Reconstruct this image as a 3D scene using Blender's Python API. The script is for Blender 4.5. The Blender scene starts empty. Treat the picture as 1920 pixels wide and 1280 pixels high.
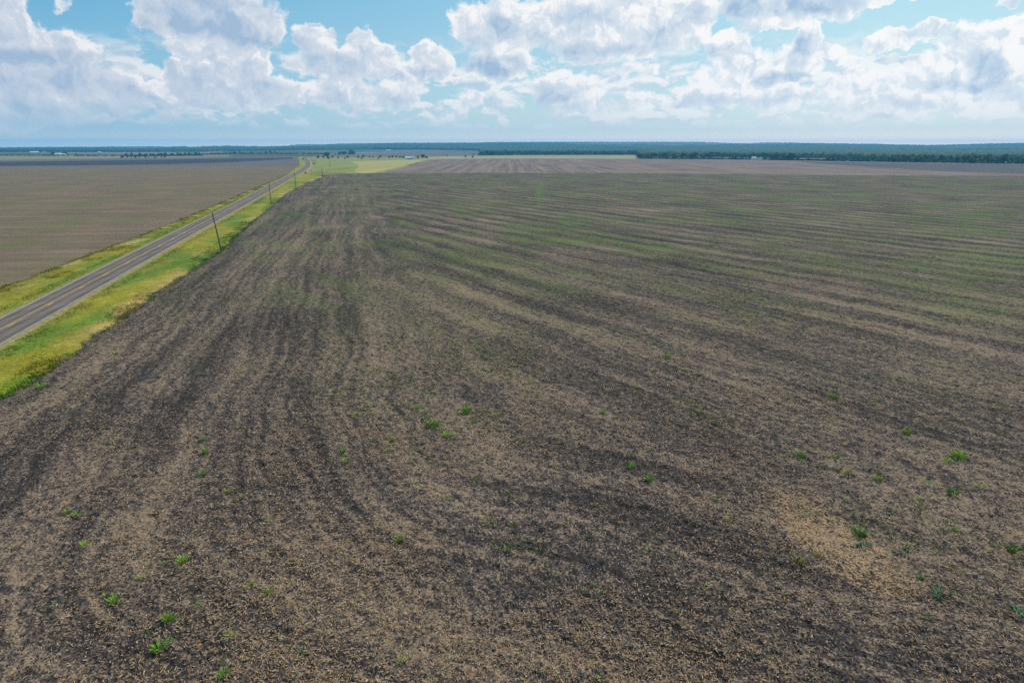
import bpy, math, random
import numpy as np
rng = np.random.default_rng(7); random.seed(7)
SC = bpy.context.scene; COL = SC.collection
# ------------------------------------------------------------------ camera
F, CX, CY, HZ, HC = 1280., 960., 640., 274., 22.
PIT = math.atan((CY-HZ)/F)
cp, sp = math.cos(PIT), math.sin(PIT)
def ray(x, y):
    a = (x-CX)/F; b = -(y-CY)/F
    return a, cp+b*sp, -sp+b*cp
def g(x, y):                       # photograph point on the flat plain -> metres
    dx, dy, dz = ray(x, y); t = HC/-dz
    return dx*t, dy*t
def at(x, y, Y):                   # point at a known distance Y ahead
    dx, dy, dz = ray(x, y); t = Y/dy
    return dx*t, Y, HC+dz*t
def uv(x, y):                      # sky coordinates (azimuth, tan elevation)
    dx, dy, dz = ray(x, y)
    return math.atan2(dx, dy), dz/math.hypot(dx, dy)
cam = bpy.data.cameras.new('camera'); co = bpy.data.objects.new('camera', cam); COL.objects.link(co)
cam.sensor_width = 36; cam.lens = 24; cam.clip_end = 90000; cam.clip_start = .5
co.location = (0, 0, HC); co.rotation_euler = (math.pi/2-PIT, 0, 0); SC.camera = co
SC.view_settings.view_transform = 'Standard'; SC.view_settings.look = 'None'
SC.view_settings.exposure = 0; SC.view_settings.gamma = 1
SC.cycles.use_denoising = False
SC.cycles.max_bounces = 4; SC.cycles.diffuse_bounces = 1; SC.cycles.volume_bounces = 1
SC.cycles.transparent_max_bounces = 4

# ------------------------------------------------------------------ noise in numpy
def _h(ix, iy, s):
    n = (ix.astype(np.int64)*374761393 + iy.astype(np.int64)*668265263 + s*1442695041) & 0x7fffffff
    n = ((n ^ (n >> 13))*1274126177) & 0x7fffffff
    return ((n ^ (n >> 16)) & 0xffff)/65535.
def vn(x, y, s=0):
    x = np.asarray(x, float); y = np.asarray(y, float)
    ix, iy = np.floor(x), np.floor(y); fx, fy = x-ix, y-iy
    fx = fx*fx*(3-2*fx); fy = fy*fy*(3-2*fy)
    a = _h(ix, iy, s); b = _h(ix+1, iy, s); c = _h(ix, iy+1, s); d = _h(ix+1, iy+1, s)
    return (a*(1-fx)+b*fx)*(1-fy)+(c*(1-fx)+d*fx)*fy
def fbm(x, y, o=4, s=0):
    t = 0; a = .5; tot = 0
    for i in range(o):
        t = t+a*vn(np.asarray(x)*2**i+17.3*i, np.asarray(y)*2**i-9.1*i, s+i); tot += a; a *= .5
    return t/tot
def sstep(a, b, x):
    t = np.clip((np.asarray(x)-a)/(b-a), 0, 1); return t*t*(3-2*t)

# ------------------------------------------------------------------ object helpers
def tag(o, label=None, cat=None, group=None, kind=None):
    if label: o['label'] = label
    if cat: o['category'] = cat
    if group: o['group'] = group
    if kind: o['kind'] = kind
    return o
def mesh(name, V, Fc, col=None, smooth=False):
    """V (n,3); Fc list of lists or (m,k) array"""
    me = bpy.data.meshes.new(name)
    V = np.asarray(V, np.float32)
    if isinstance(Fc, np.ndarray):
        m, k = Fc.shape
        me.vertices.add(len(V)); me.vertices.foreach_set('co', V.ravel())
        me.loops.add(m*k); me.loops.foreach_set('vertex_index', Fc.astype(np.int32).ravel())
        me.polygons.add(m); me.polygons.foreach_set('loop_start', np.arange(0, m*k, k, dtype=np.int32))
        me.update(calc_edges=True)
    else:
        me.from_pydata([tuple(map(float, v)) for v in V], [], Fc); me.update()
    if col is not None:
        a = me.color_attributes.new('tint', 'FLOAT_COLOR', 'POINT')
        c = np.ones((len(V), 4), np.float32); c[:, :3] = col
        a.data.foreach_set('color', c.ravel())
    if smooth: me.polygons.foreach_set('use_smooth', np.ones(len(me.polygons), bool))
    return me
def obj(name, me, mat=None, parent=None, loc=None):
    o = bpy.data.objects.new(name, me); COL.objects.link(o)
    if mat and me is not None and not me.materials: me.materials.append(mat)
    if parent: o.parent = parent
    if loc is not None: o.location = loc
    return o
def empty(name, loc, rz=0):
    o = bpy.data.objects.new(name, None); COL.objects.link(o); o.empty_display_size = .3
    o.location = loc; o.rotation_euler = (0, 0, rz); return o

# ------------------------------------------------------------------ node helpers
class NT:
    def __init__(s, tree): s.t = tree; s.n = tree.nodes; s.l = tree.links
    def put(s, sock, v):
        if v is None: return
        if isinstance(v, bpy.types.NodeSocket): s.l.new(v, sock)
        else: sock.default_value = v
    def node(s, typ, **kw):
        n = s.n.new(typ)
        for k, v in kw.items(): setattr(n, k, v)
        return n
    def m(s, op, a, b=None, c=None, clamp=False):
        n = s.node('ShaderNodeMath', operation=op, use_clamp=clamp)
        for i, v in enumerate((a, b, c)): s.put(n.inputs[i], v)
        return n.outputs[0]
    def v(s, op, a, b=None, c=None, out=0):
        n = s.node('ShaderNodeVectorMath', operation=op)
        for i, x in enumerate((a, b, c)): s.put(n.inputs[i], x)
        return n.outputs[out]
    def dot(s, a, b): return s.v('DOT_PRODUCT', a, b, out=1)
    def comb(s, x, y, z=0.):
        n = s.node('ShaderNodeCombineXYZ')
        for i, q in enumerate((x, y, z)): s.put(n.inputs[i], q)
        return n.outputs[0]
    def sep(s, a):
        n = s.node('ShaderNodeSeparateXYZ'); s.put(n.inputs[0], a); return n.outputs
    def noise(s, vec, scale, detail=4, rough=.55, dim='2D', out=0, dist=0., lac=2.):
        n = s.node('ShaderNodeTexNoise', noise_dimensions=dim)
        s.put(n.inputs['Vector'], vec); n.inputs['Scale'].default_value = scale
        n.inputs['Detail'].default_value = detail; n.inputs['Roughness'].default_value = rough
        n.inputs['Distortion'].default_value = dist; n.inputs['Lacunarity'].default_value = lac
        return n.outputs[out]
    def ss(s, x, a, b, o0=0., o1=1., interp='SMOOTHSTEP'):
        n = s.node('ShaderNodeMapRange', interpolation_type=interp)
        for i, q in enumerate((x, a, b, o0, o1)): s.put(n.inputs[i], q)
        return n.outputs[0]
    def mix(s, f, a, b, bt='MIX'):
        n = s.node('ShaderNodeMix', data_type='RGBA', blend_type=bt)
        s.put(n.inputs[0], f); s.put(n.inputs[6], col4(a)); s.put(n.inputs[7], col4(b))
        return n.outputs[2]
def col4(c): return (*c, 1.) if isinstance(c, tuple) and len(c) == 3 else c
def srgb(r, g_, b): return tuple((c/255/12.92 if c <= 10 else ((c/255+.055)/1.055)**2.4) for c in (r, g_, b))
def material(name, rough=.9):
    m = bpy.data.materials.new(name); m.use_nodes = True
    b = m.node_tree.nodes['Principled BSDF']; b.inputs['Roughness'].default_value = rough
    b.inputs['Specular IOR Level'].default_value = .15
    nt = NT(m.node_tree); nt.b = b
    nt.pos = nt.node('ShaderNodeTexCoord').outputs['Object']
    return m, nt
def color_to(nt, c): nt.put(nt.b.inputs['Base Color'], col4(c))
def bump(nt, h, strength, dist):
    n = nt.node('ShaderNodeBump'); n.inputs['Strength'].default_value = strength; n.inputs['Distance'].default_value = dist
    nt.put(n.inputs['Height'], h); nt.l.new(n.outputs[0], nt.b.inputs['Normal'])
def simple(name, c, var=.25, scale=1.5, rough=.9, attr=False):
    m, nt = material(name, rough)
    n = nt.noise(nt.pos, scale, 4, .6, '3D')
    base = c
    if attr:
        base = nt.node('ShaderNodeAttribute', attribute_name='tint').outputs['Color']
    k = nt.ss(n, .25, .75, 1-var, 1+var, 'LINEAR')
    color_to(nt, nt.v('SCALE', base if attr else nt.mix(0., c, c), None) if False else nt.mix(1., base, nt.comb(k, k, k), 'MULTIPLY'))
    return m

# ------------------------------------------------------------------ sun and sky
SUN_AZ, SUN_EL = math.radians(38), math.radians(50)
sun = bpy.data.lights.new('sun', 'SUN'); so = bpy.data.objects.new('sun', sun); COL.objects.link(so)
sun.energy = 2.8; sun.angle = math.radians(8); sun.color = (1, .93, .82)
so.rotation_euler = (math.pi/2-SUN_EL, 0, math.pi-SUN_AZ)
W = bpy.data.worlds.new('World'); SC.world = W; W.use_nodes = True
W.cycles.sampling_method = 'MANUAL'; W.cycles.sample_map_resolution = 256
def build_sky():
    t = NT(W.node_tree); bg = t.n['Background']; bg.inputs['Strength'].default_value = .1
    sky = t.node('ShaderNodeTexSky', sky_type='NISHITA', sun_disc=False, sun_elevation=SUN_EL, sun_rotation=SUN_AZ,
                 air_density=1., dust_density=.6, ozone_density=2.5, altitude=200)
    d = t.node('ShaderNodeTexCoord').outputs['Generated']
    x, y, z = t.sep(d)
    u = t.m('ARCTAN2', x, y)
    vv = t.m('DIVIDE', z, t.m('SQRT', t.m('ADD', t.m('ADD', t.m('MULTIPLY', x, x), t.m('MULTIPLY', y, y)), 1e-5)))
    P = t.comb(u, vv)
    # domain warp: large billows, then small cauliflower edges
    w1 = t.v('SUBTRACT', t.noise(P, 18, 3, .55, out=1), (.5, .5, .5))
    w2 = t.v('SUBTRACT', t.noise(P, 75, 3, .6, out=1), (.5, .5, .5))
    Q1 = t.v('MULTIPLY_ADD', w1, (.034, .026, 0), P)
    Q = t.v('MULTIPLY_ADD', w2, (.016, .014, 0), Q1)
    def blobs(L, start, k, Q, light=None):
        acc = start; sw = .06; sh = 0.
        for (cx, cy, rx, ry, w) in L:
            c = uv(cx, cy); r = (rx/1330., ry/1330.)
            e = t.v('MULTIPLY_ADD', Q, (1/r[0], 1/r[1], 0), (-c[0]/r[0], -c[1]/r[1], 0))
            q = t.m('MULTIPLY_ADD', t.dot(e, e), -w, w)
            acc = t.m('SMOOTH_MAX', acc, q, k)
            if light:
                p = t.m('MAXIMUM', q, 0.); sw = t.m('ADD', sw, p); sh = t.m('MULTIPLY_ADD', p, t.dot(e, light), sh)
        return (acc, t.m('DIVIDE', sh, sw)) if light else acc
    white = [(8,45,45,65,1),(75,92,85,42,1),(135,100,48,36,.8),(60,150,150,50,1),(45,210,110,40,.7),(200,175,85,50,.8),
     (330,28,72,42,1),(430,38,112,58,1),(500,62,40,26,1),(400,90,90,22,.8),(270,45,26,16,.7),
     (430,128,80,44,1),(325,132,26,26,.9),(480,112,40,30,.9),(335,172,70,38,.8),(450,172,130,36,.8),(275,165,60,22,.8),
     (600,80,46,32,1),(672,78,34,28,1),(620,118,88,34,1),(705,112,46,38,1),(550,113,20,14,.8),(738,132,28,24,1),
     (790,98,26,22,1),(826,122,36,34,1),(782,136,40,30,1),(860,150,22,14,.6),
     (575,170,140,30,.7),(700,180,120,34,.7),(640,150,60,22,.7),
     (892,48,62,46,1),(965,50,84,58,1),(1060,42,115,60,1),(1185,44,130,66,1),(1290,42,62,56,1),(930,118,74,38,1),(1105,95,70,30,.8),
     (1062,168,92,46,.9),(1000,160,45,28,.7),(1200,130,50,18,.5),(900,190,60,22,.5),
     (1480,8,138,36,1.2),(1450,42,80,16,.8),(1570,27,40,17,.8),(1660,2,50,10,.8),
     (1368,90,40,38,1),(1395,130,70,45,1),(1510,72,30,30,1),(1490,118,54,44,1),(1435,142,40,28,1),(1560,95,34,12,.7),(1330,150,50,30,.6),
     (1676,70,60,19,1),(1752,55,34,18,1),(1606,108,30,13,.9),(1690,110,36,11,.9),(1630,140,60,20,.7),
     (1902,70,66,38,1),(1832,95,66,46,1),(1760,132,82,38,1),(1885,135,90,50,1),(1650,165,80,26,.8),(1570,165,70,24,.7),(1900,5,30,12,.8),
     (1300,185,150,24,.6),(1480,185,130,26,.7),(1700,190,170,30,.7),(1880,195,100,30,.7),(1120,205,130,20,.5),(120,10,20,10,.4)]
    grey = [(395,25,135,50,1.),(440,60,100,26,.7),(40,105,120,20,.8),(90,150,130,30,.55),(110,215,140,25,.4),(430,160,120,22,.4),
     (640,118,70,24,.55),(590,100,40,24,.3),(820,140,40,12,.4),(700,195,150,20,.35),
     (942,52,34,26,.9),(925,122,66,24,1),(1010,90,50,16,.5),(1100,28,60,22,.55),(1110,92,90,10,.5),(1238,72,36,26,.9),(1300,20,26,26,.5),(1190,90,70,10,.5),
     (1480,8,130,26,1.2),(1494,98,24,40,1),(1442,146,26,14,.9),(1485,148,44,10,.7),(1055,175,60,20,.35),(1010,175,40,18,.35),
     (1845,115,34,24,.6),(1810,158,70,12,.8),(1640,155,30,10,.3),(1335,190,64,12,.6),(1260,195,40,10,.5),(1520,190,50,12,.4),(1680,190,50,10,.4),(1450,215,60,8,.3),(1790,205,60,10,.3)]
    B, Hb = blobs(white, -1., .18, Q, (.42, .9, 0))
    G = blobs(grey, -1., .3, Q1)
    n1 = t.noise(Q, 24, 6, .6)           # billow
    nb = t.m('SUBTRACT', n1, .5)
    D = t.m('ADD', t.m('MULTIPLY_ADD', nb, 1.15, B), -.20)
    # scattered further cumulus beyond the picture and towards the zenith
    Pf = t.v('DIVIDE', t.comb(x, y), t.m('ADD', t.m('ABSOLUTE', z), .12))
    far = t.noise(Pf, 1.1, 5, .58)
    infr = t.m('MULTIPLY', t.ss(t.m('ABSOLUTE', u), .62, .80, 1., 0.), t.ss(vv, .24, .34, 1., 0.))
    Dfar = t.m('MULTIPLY', t.m('SUBTRACT', far, .52), 5.)
    D = t.m('ADD', t.m('MULTIPLY', D, infr), t.m('MULTIPLY', Dfar, t.m('SUBTRACT', 1., infr)))
    alpha = t.ss(D, -.05, .30)
    right = t.ss(u, -.55, .45, 0., 1., 'LINEAR')
    # tones of the near cumulus
    rel = t.noise(t.v('ADD', Q, (.006, .010, 0)), 24, 4, .6)
    lit = t.m('MULTIPLY', t.m('SUBTRACT', n1, rel), 2.2)            # faces turned to the sun (up right)
    rim = t.ss(D, .06, .50, 1., 0.)
    gm = t.ss(t.m('MULTIPLY_ADD', nb, .9, G), -.1, .8)
    bright = t.m('MULTIPLY_ADD', rim, .30, t.m('ADD', t.ss(right, 0., 1., .42, .70, 'LINEAR'), lit))
    bright = t.m('MULTIPLY_ADD', Hb, t.ss(right, 0., 1., .42, .25, 'LINEAR'), bright)
    bright = t.m('SUBTRACT', bright, t.m('MULTIPLY', gm, .50))
    bright = t.m('MULTIPLY_ADD', t.m('SUBTRACT', t.noise(Q1, 42, 4, .55), .5), .38, bright)
    shade = t.mix(right, srgb(164,188,214), srgb(164,194,222))
    mid = t.mix(right, srgb(209,218,229), srgb(220,232,241))
    top = t.mix(right, srgb(243,243,244), srgb(254,254,253))
    def tones(b):
        c = t.mix(t.ss(b, -.30, .5, interp='LINEAR'), shade, mid)
        c = t.mix(t.ss(b, .48, .95), c, top)
        c = t.v('SCALE', c); c.node.inputs['Scale'].default_value = 10.; return c
    cc = tones(bright)
    # far low cumulus, row behind row, paling into the horizon
    Ps = t.v('MULTIPLY', t.v('MULTIPLY_ADD', w1, (.03, .012, 0), P), (1., 2.3, 1.))
    st = t.noise(Ps, 17, 5, .6); st2 = t.noise(t.v('ADD', Ps, (.006, .016, 0)), 17, 4, .6)
    lowb = t.m('MULTIPLY', t.ss(vv, .014, .04), t.ss(vv, .085, .15, 1., 0.))
    alpha2 = t.m('MULTIPLY', t.ss(st, .41, .55), lowb)
    c2 = tones(t.m('ADD', t.m('MULTIPLY', t.m('SUBTRACT', st, st2), 3.2), t.ss(right, 0., 1., .50, .70, 'LINEAR'), clamp=True))
    # clear sky: the physical sky, a little deeper and tinted as this camera shows it
    tint = t.mix(right, (.74,.98,1.04), (1.12,1.16,1.06))
    blue = t.mix(1., sky.outputs[0], tint, 'MULTIPLY')
    blue = t.mix(.75, blue, t.v('SCALE', t.mix(t.ss(vv,.03,.25), t.mix(right, srgb(150,200,224), srgb(205,232,238)), t.mix(right, srgb(84,172,218), srgb(172,226,240)))))
    for l in blue.node.inputs[7].links: l.from_node.inputs['Scale'].default_value = 10.
    c = t.mix(t.m('MULTIPLY', alpha2, .85), blue, c2)
    c = t.mix(alpha, c, cc)
    # pale band of moist air low down
    hz = t.mix(right, srgb(172,204,222), srgb(226,236,238)); hz = t.v('MULTIPLY', hz, t.mix(t.ss(vv, .0, .024), (22.5,16.8,12.6), (10.6,10.4,10.1)))
    f = t.ss(vv, .0, .062, .96, 0., 'LINEAR')
    c = t.mix(f, c, hz)
    t.put(bg.inputs['Color'], c)
build_sky()

# ------------------------------------------------------------------ road and verge lines
road_px = [((0,597),(0,650)),((322,437),(322,464))]
def line_pts(P): return np.array([g(*p) for p in P])
cen = []
Lm = line_pts([(0,597),(322,437),(460,371)]); Rm = line_pts([(0,650),(322,464),(408,415),(470,380)])
def xat(A, y):                     # x on polyline at y, extended straight
    A = np.asarray(A); y = np.asarray(y, float)
    x = np.interp(y, A[:, 1], A[:, 0])
    s0 = (A[1, 0]-A[0, 0])/(A[1, 1]-A[0, 1]); s1 = (A[-1, 0]-A[-2, 0])/(A[-1, 1]-A[-2, 1])
    x = np.where(y < A[0, 1], A[0, 0]+(y-A[0, 1])*s0, x)
    return np.where(y > A[-1, 1], A[-1, 0]+(y-A[-1, 1])*s1, x)
def smooth_line(A, step=4., w=25, y0=None, y1=None):
    ys = np.arange(y0 if y0 is not None else A[0][1], y1 if y1 is not None else A[-1][1], step)
    xs = xat(A, ys); k = int(w/step)
    pad = np.concatenate([xs[0]+(xs[0]-xs[1:k+1][::-1]), xs, xs[-1]+(xs[-1]-xs[-k-1:-1][::-1])])
    xs = np.convolve(pad, np.ones(2*k+1)/(2*k+1), 'valid')
    return np.stack([xs, ys], 1)
ys = [80., 130, 180, 230, 280]
cenA = [((xat(Lm, y)+xat(Rm, y))/2, y) for y in ys]+[g(542,332.5), g(565,321.5), g(577,311.7), g(577.5,305), g(574,298), g(571,294)]
cenA = np.array(cenA, float)
ROAD = smooth_line(cenA, 4., 40, -60, cenA[-1][1])
Lv = line_pts([(0,540),(70,515),(320,420),(440,370),(520,335),(548,320),(561,310),(561,303),(558,294)])
Rv = line_pts([(0,755),(130,672),(240,590),(415,470),(470,420),(509,388),(540,362),(580,342),(615,330),(640,326)])
def xroad(y): return xat(ROAD, y)
def xl(y): return xat(Lv, y)+(fbm(np.asarray(y)*.4, 0*np.asarray(y), 3, 5)-.5)*1.6
def xr(y): return xat(Rv, y)+(fbm(np.asarray(y)*.45, 0*np.asarray(y)+4, 3, 9)-.5)*1.8
HW = 3.15
YTOP = cenA[-1][1]
def perp(A):
    d = np.gradient(A, axis=0); d /= np.linalg.norm(d, axis=1)[:, None]
    return np.stack([d[:, 1], -d[:, 0]], 1)          # to the right
NR = perp(ROAD)
def strip(A, N, offs, zs):
    n = len(A); k = len(offs)
    V = np.zeros((n, k, 3))
    for j, (o, z) in enumerate(zip(offs, zs)):
        V[:, j, :2] = A+N*(o if np.isscalar(o) else np.asarray(o)[:, None]); V[:, j, 2] = z
    i = np.arange(n-1)[:, None]*k+np.arange(k-1)[None]
    Fq = np.stack([i, i+1, i+k+1, i+k], -1).reshape(-1, 4)
    return V.reshape(-1, 3), Fq

# ------------------------------------------------------------------ ground
RID = [(-900,277),(0,276.3),(300,275),(480,273.4),(620,271),(760,269),(900,268.4),(1120,268),(1300,268),(1420,269),(1600,271),(1740,272.3),(1840,271),(1920,270.4),(2900,271)]
def ridge(az):
    px = CX+F*np.tan(np.clip(az, -1.1, 1.1))*(cp+(CY-HZ)/F*sp)
    yy = np.interp(px, [r[0] for r in RID], [r[1] for r in RID])
    return np.maximum(HC+(HZ-yy)/F*1.04*6500-6, 2.)
def terrain(az, r):
    rise = sstep(2600, 6500, r)*(1-sstep(6700, 9500, r)*.9)
    und = (fbm(r*.0012+az*3, az*6, 4, 3)-.5)*10*sstep(2200, 4200, r)*(1-sstep(9000, 12000, r))
    return rise*ridge(az)+und*.6
def build_ground():
    rs = np.concatenate([[0, 40, 200, 800, 1500], np.geomspace(2000, 7500, 70)])
    az = np.radians(np.linspace(-180, 180, 361))
    R, A = np.meshgrid(rs, az, indexing='ij')
    V = np.stack([R*np.sin(A), R*np.cos(A), terrain(A, R)], -1).reshape(-1, 3)
    k = len(az); i = np.arange(len(rs)-1)[:, None]*k+np.arange(k-1)[None]
    Fq = np.stack([i, i+1, i+k+1, i+k], -1).reshape(-1, 4)[:, ::-1]
    m, nt = material('plain_soil_and_scrub')
    n = nt.noise(nt.pos, .004, 6, .6); n2 = nt.noise(nt.v('MULTIPLY', nt.pos, (1, 2.5, 1)), .0016, 4, .5)
    c = nt.mix(nt.ss(n, .35, .65), (.05,.07,.025), (.10,.10,.045))
    c = nt.mix(nt.ss(n2, .52, .6), c, (.20,.17,.09))
    color_to(nt, c)
    tag(obj('ground', mesh('ground', V, Fq, smooth=True), m), 'open farmland plain rising to low wooded hills at the horizon', 'ground', kind='structure')
build_ground()

def poly(name, pts, z, mat, label, cat):
    out = []
    for i, p in enumerate(pts):
        q = pts[(i+1) % len(pts)]; L = math.hypot(q[0]-p[0], q[1]-p[1]); k = max(1, min(60, int(L/9))) if min(p[1], q[1]) > 300 else 1
        for j in range(k):
            f = j/k; e = 0 if j == 0 else .5*min(9, L/8)*(2*vn((p[0]+L*f)*.03, (p[1]+i*31)*.03, 12)-1)
            out.append((p[0]+(q[0]-p[0])*f+float(e)*(q[1]-p[1])/L, p[1]+(q[1]-p[1])*f-float(e)*(q[0]-p[0])/L))
    pts = out
    me = bpy.data.meshes.new(name)
    me.from_pydata([(x, y, z) for x, y in pts], [], [list(range(len(pts)))]); me.update()
    if me.polygons[0].normal.z < 0: me.flip_normals()
    return tag(obj(name, me, mat), label, cat, kind='structure')

# ---- materials of the fields
def field_mat(name, main):
    m, nt = material(name, 1.)
    p = nt.pos; X, Y, Z = nt.sep(p)
    warp = nt.v('SUBTRACT', nt.noise(p, .06, 3, .5, out=1), (.5, .5, .5))
    q = nt.v('MULTIPLY_ADD', warp, (5, 5, 0), p)
    # main working direction, and the headland that bends round the corner near the road
    nM, dM = ((.84, .543, 0), (-.543, .84, 0)) if main else ((-.12, .993, 0), (.993, .12, 0))
    phM = nt.dot(q, nM); alM = nt.dot(q, dM)
    a = g(240,590); b = g(509,388); dx, dy = b[0]-a[0], b[1]-a[1]; L = math.hypot(dx, dy)
    n1 = (dy/L, -dx/L, 0); c1 = -(a[0]*n1[0]+a[1]*n1[1])
    e0 = g(372,1020); e1 = g(640,1105); fx, fy = e1[0]-e0[0], e1[1]-e0[1]; L2 = math.hypot(fx, fy)
    n2 = (-fy/L2, fx/L2, 0); c2 = -(e0[0]*n2[0]+e0[1]*n2[1])+22
    d1 = nt.m('ADD', nt.dot(q, n1), c1); d2 = nt.m('ADD', nt.dot(q, n2), c2)
    phH = nt.m('SMOOTH_MIN', d1, d2, 18.); alH = nt.m('SUBTRACT', d1, d2)
    hM = nt.noise(nt.comb(nt.m('MULTIPLY', phM, .15), nt.m('MULTIPLY', alM, .010)), 1., 4, .6)
    hM2 = nt.noise(nt.comb(nt.m('MULTIPLY', phM, .8), nt.m('MULTIPLY', alM, .03)), 1., 3, .6)
    hH = nt.noise(nt.comb(nt.m('MULTIPLY', phH, .33), nt.m('MULTIPLY', alH, .016)), 1., 4, .6)
    hH2 = nt.noise(nt.comb(nt.m('MULTIPLY', phH, 1.3), nt.m('MULTIPLY', alH, .04)), 1., 3, .6)
    wave = nt.m('MULTIPLY', nt.m('SINE', nt.m('MULTIPLY', phM, 2*math.pi/8.2)), nt.ss(Y, 40, 110))
    bandM = nt.m('ADD', nt.m('ADD', nt.m('MULTIPLY', nt.m('SUBTRACT', hM, .5), .65), nt.m('MULTIPLY', nt.m('SUBTRACT', hM2, .5), 1.0)), nt.m('MULTIPLY', nt.m('MULTIPLY', wave, nt.ss(nt.noise(p, .025, 3, .5), .3, .6, .35, 1.)),   .22 if main else .10))
    bandH = nt.m('ADD', nt.m('MULTIPLY', nt.m('SUBTRACT', hH, .5), .98), nt.m('MULTIPLY', nt.m('SUBTRACT', hH2, .5), .95))
    wH = nt.ss(nt.m('MULTIPLY_ADD', nt.m('SUBTRACT', nt.noise(p, .05, 3, .5), .5), 24., phH), 30., 56., 1., 0.)
    if not main: wH = nt.m('MULTIPLY', wH, 0.)
    band = nt.m('ADD', nt.m('MULTIPLY', bandM, nt.m('SUBTRACT', 1., wH)), nt.m('MULTIPLY', bandH, wH))
    patch = nt.m('SUBTRACT', nt.noise(p, .05, 4, .55), .5)
    if main:
        t0 = g(1470,940); t1 = g(1700,1095); tx, ty = t1[0]-t0[0], t1[1]-t0[1]
        cxm, cym = (t0[0]+t1[0])/2, (t0[1]+t1[1])/2; L3 = math.hypot(tx, ty)
        al = nt.dot(nt.v('SUBTRACT', q, (cxm, cym, 0)), (tx/L3, ty/L3, 0)); ac = nt.dot(nt.v('SUBTRACT', q, (cxm, cym, 0)), (-ty/L3, tx/L3, 0))
        al = nt.m('DIVIDE', al, L3*.75); ac = nt.m('DIVIDE', ac, 3.0)
        tan = nt.ss(nt.m('SQRT', nt.m('ADD', nt.m('MULTIPLY', al, al), nt.m('MULTIPLY', ac, ac))), .5, 1.2, 1., 0.)
    # speckle of straw, clods and painted hole shade at several sizes
    s1 = nt.noise(p, 4.6, 3, .65); s2 = nt.noise(p, 1.5, 3, .6); s3 = nt.noise(p, .45, 3, .6)
    sx = nt.noise(nt.v('MULTIPLY', p, (1., .5, 1)), 9., 2, .5)
    spk = nt.m('ADD', nt.m('MULTIPLY', nt.m('SUBTRACT', s1, .5), 1.7), nt.m('ADD', nt.m('MULTIPLY', nt.m('SUBTRACT', s2, .5), 1.5), nt.m('MULTIPLY', nt.m('SUBTRACT', s3, .5), .6)))
    k = nt.m('ADD', nt.m('ADD', spk, nt.m('MULTIPLY', band, .75)), nt.m('MULTIPLY', patch, .7))
    k = nt.m('ADD', k, .5)
    if main: k = nt.m('ADD', k, nt.m('MULTIPLY', tan, .28))
    c = nt.mix(nt.ss(k, .08, .55, interp='LINEAR'), (.042,.034,.032), (.122,.092,.080))
    c = nt.mix(nt.ss(k, .50, .80, interp='LINEAR'), c, (.285,.196,.128))
    c = nt.mix(nt.ss(nt.m('MULTIPLY', nt.m('ADD', sx, nt.m('MULTIPLY', band, .12)), 1.), .63, .74), c, (.43,.30,.19))
    if main: c = nt.mix(nt.m('MULTIPLY', nt.ss(nt.m('ADD', tan, nt.m('MULTIPLY', nt.m('SUBTRACT', s2, .5), 1.6)), .35, .8), nt.ss(s1, .38, .56)), c, (.40,.255,.14))
    pv = nt.noise(p, 7.5, 2, .6); pv2 = nt.noise(p, 3.1, 3, .6)  # pits: shade of soil hollows put into the colour, with dark wet clods
    pit_shade = nt.m('ADD', pv, nt.m('MULTIPLY', nt.m('ADD', band, patch), -.16))
    c = nt.mix(nt.m('MULTIPLY', nt.ss(pit_shade, .55, .62), .88), c, (.012,.010,.009))
    c = nt.mix(nt.m('MULTIPLY', nt.ss(nt.m('ADD', pv2, nt.m('MULTIPLY', band, -.2)), .58, .70), .6), c, (.034,.027,.024))
    c = nt.mix(nt.m('MULTIPLY', nt.ss(nt.m('ADD', nt.noise(p, 1.1, 4, .65), nt.m('MULTIPLY', band, -.2)), .56, .68), .55), c, (.04,.032,.029))
    if not main: c = nt.mix(.45, c, (.28,.18,.11))
    # volunteer weeds tint the far rows
    gn = nt.noise(nt.comb(nt.m('MULTIPLY', phM, .26), nt.m('MULTIPLY', alM, .04)), 1., 5, .62)
    gl = nt.noise(p, .035, 3, .5)
    reg = nt.m('MULTIPLY', nt.ss(Y, 34., 150.), nt.ss(nt.m('ADD', X, nt.m('MULTIPLY', Y, .25)), -40., 50., .45, 1.)) if main else nt.ss(Y, 0., 100., .5, .6)
    gg = nt.m('ADD', nt.m('ADD', gn, nt.m('MULTIPLY', nt.m('SUBTRACT', gl, .5), .6)), nt.m('MULTIPLY', nt.m('SUBTRACT', s2, .5), .7))
    gg = nt.m('ADD', gg, nt.m('ADD', nt.m('MULTIPLY', nt.m('SUBTRACT', s1, .5), .45), nt.m('MULTIPLY', wave, .05)))
    gk = nt.m('MULTIPLY', nt.ss(gg, .42, .72), nt.m('MULTIPLY', reg, .70))
    c = nt.mix(gk, c, (.105,.142,.032))
    c = nt.mix(nt.m('MULTIPLY', nt.ss(gg, .74, .90), nt.m('MULTIPLY', reg, .8)), c, (.15,.24,.03))
    if main:
        ga = g(1015,338); gb = g(1008,386); gx, gy = ga[0]-gb[0], ga[1]-gb[1]; gL = math.hypot(gx, gy)
        ctr = ((ga[0]+gb[0])/2, (ga[1]+gb[1])/2, 0)
        al = nt.m('DIVIDE', nt.dot(nt.v('SUBTRACT', q, ctr), (gx/gL, gy/gL, 0)), gL*.5); ac = nt.m('DIVIDE', nt.dot(nt.v('SUBTRACT', q, ctr), (-gy/gL, gx/gL, 0)), 2.2)
        rr = nt.m('SQRT', nt.m('ADD', nt.m('MULTIPLY', al, al), nt.m('MULTIPLY', ac, ac)))
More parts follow.
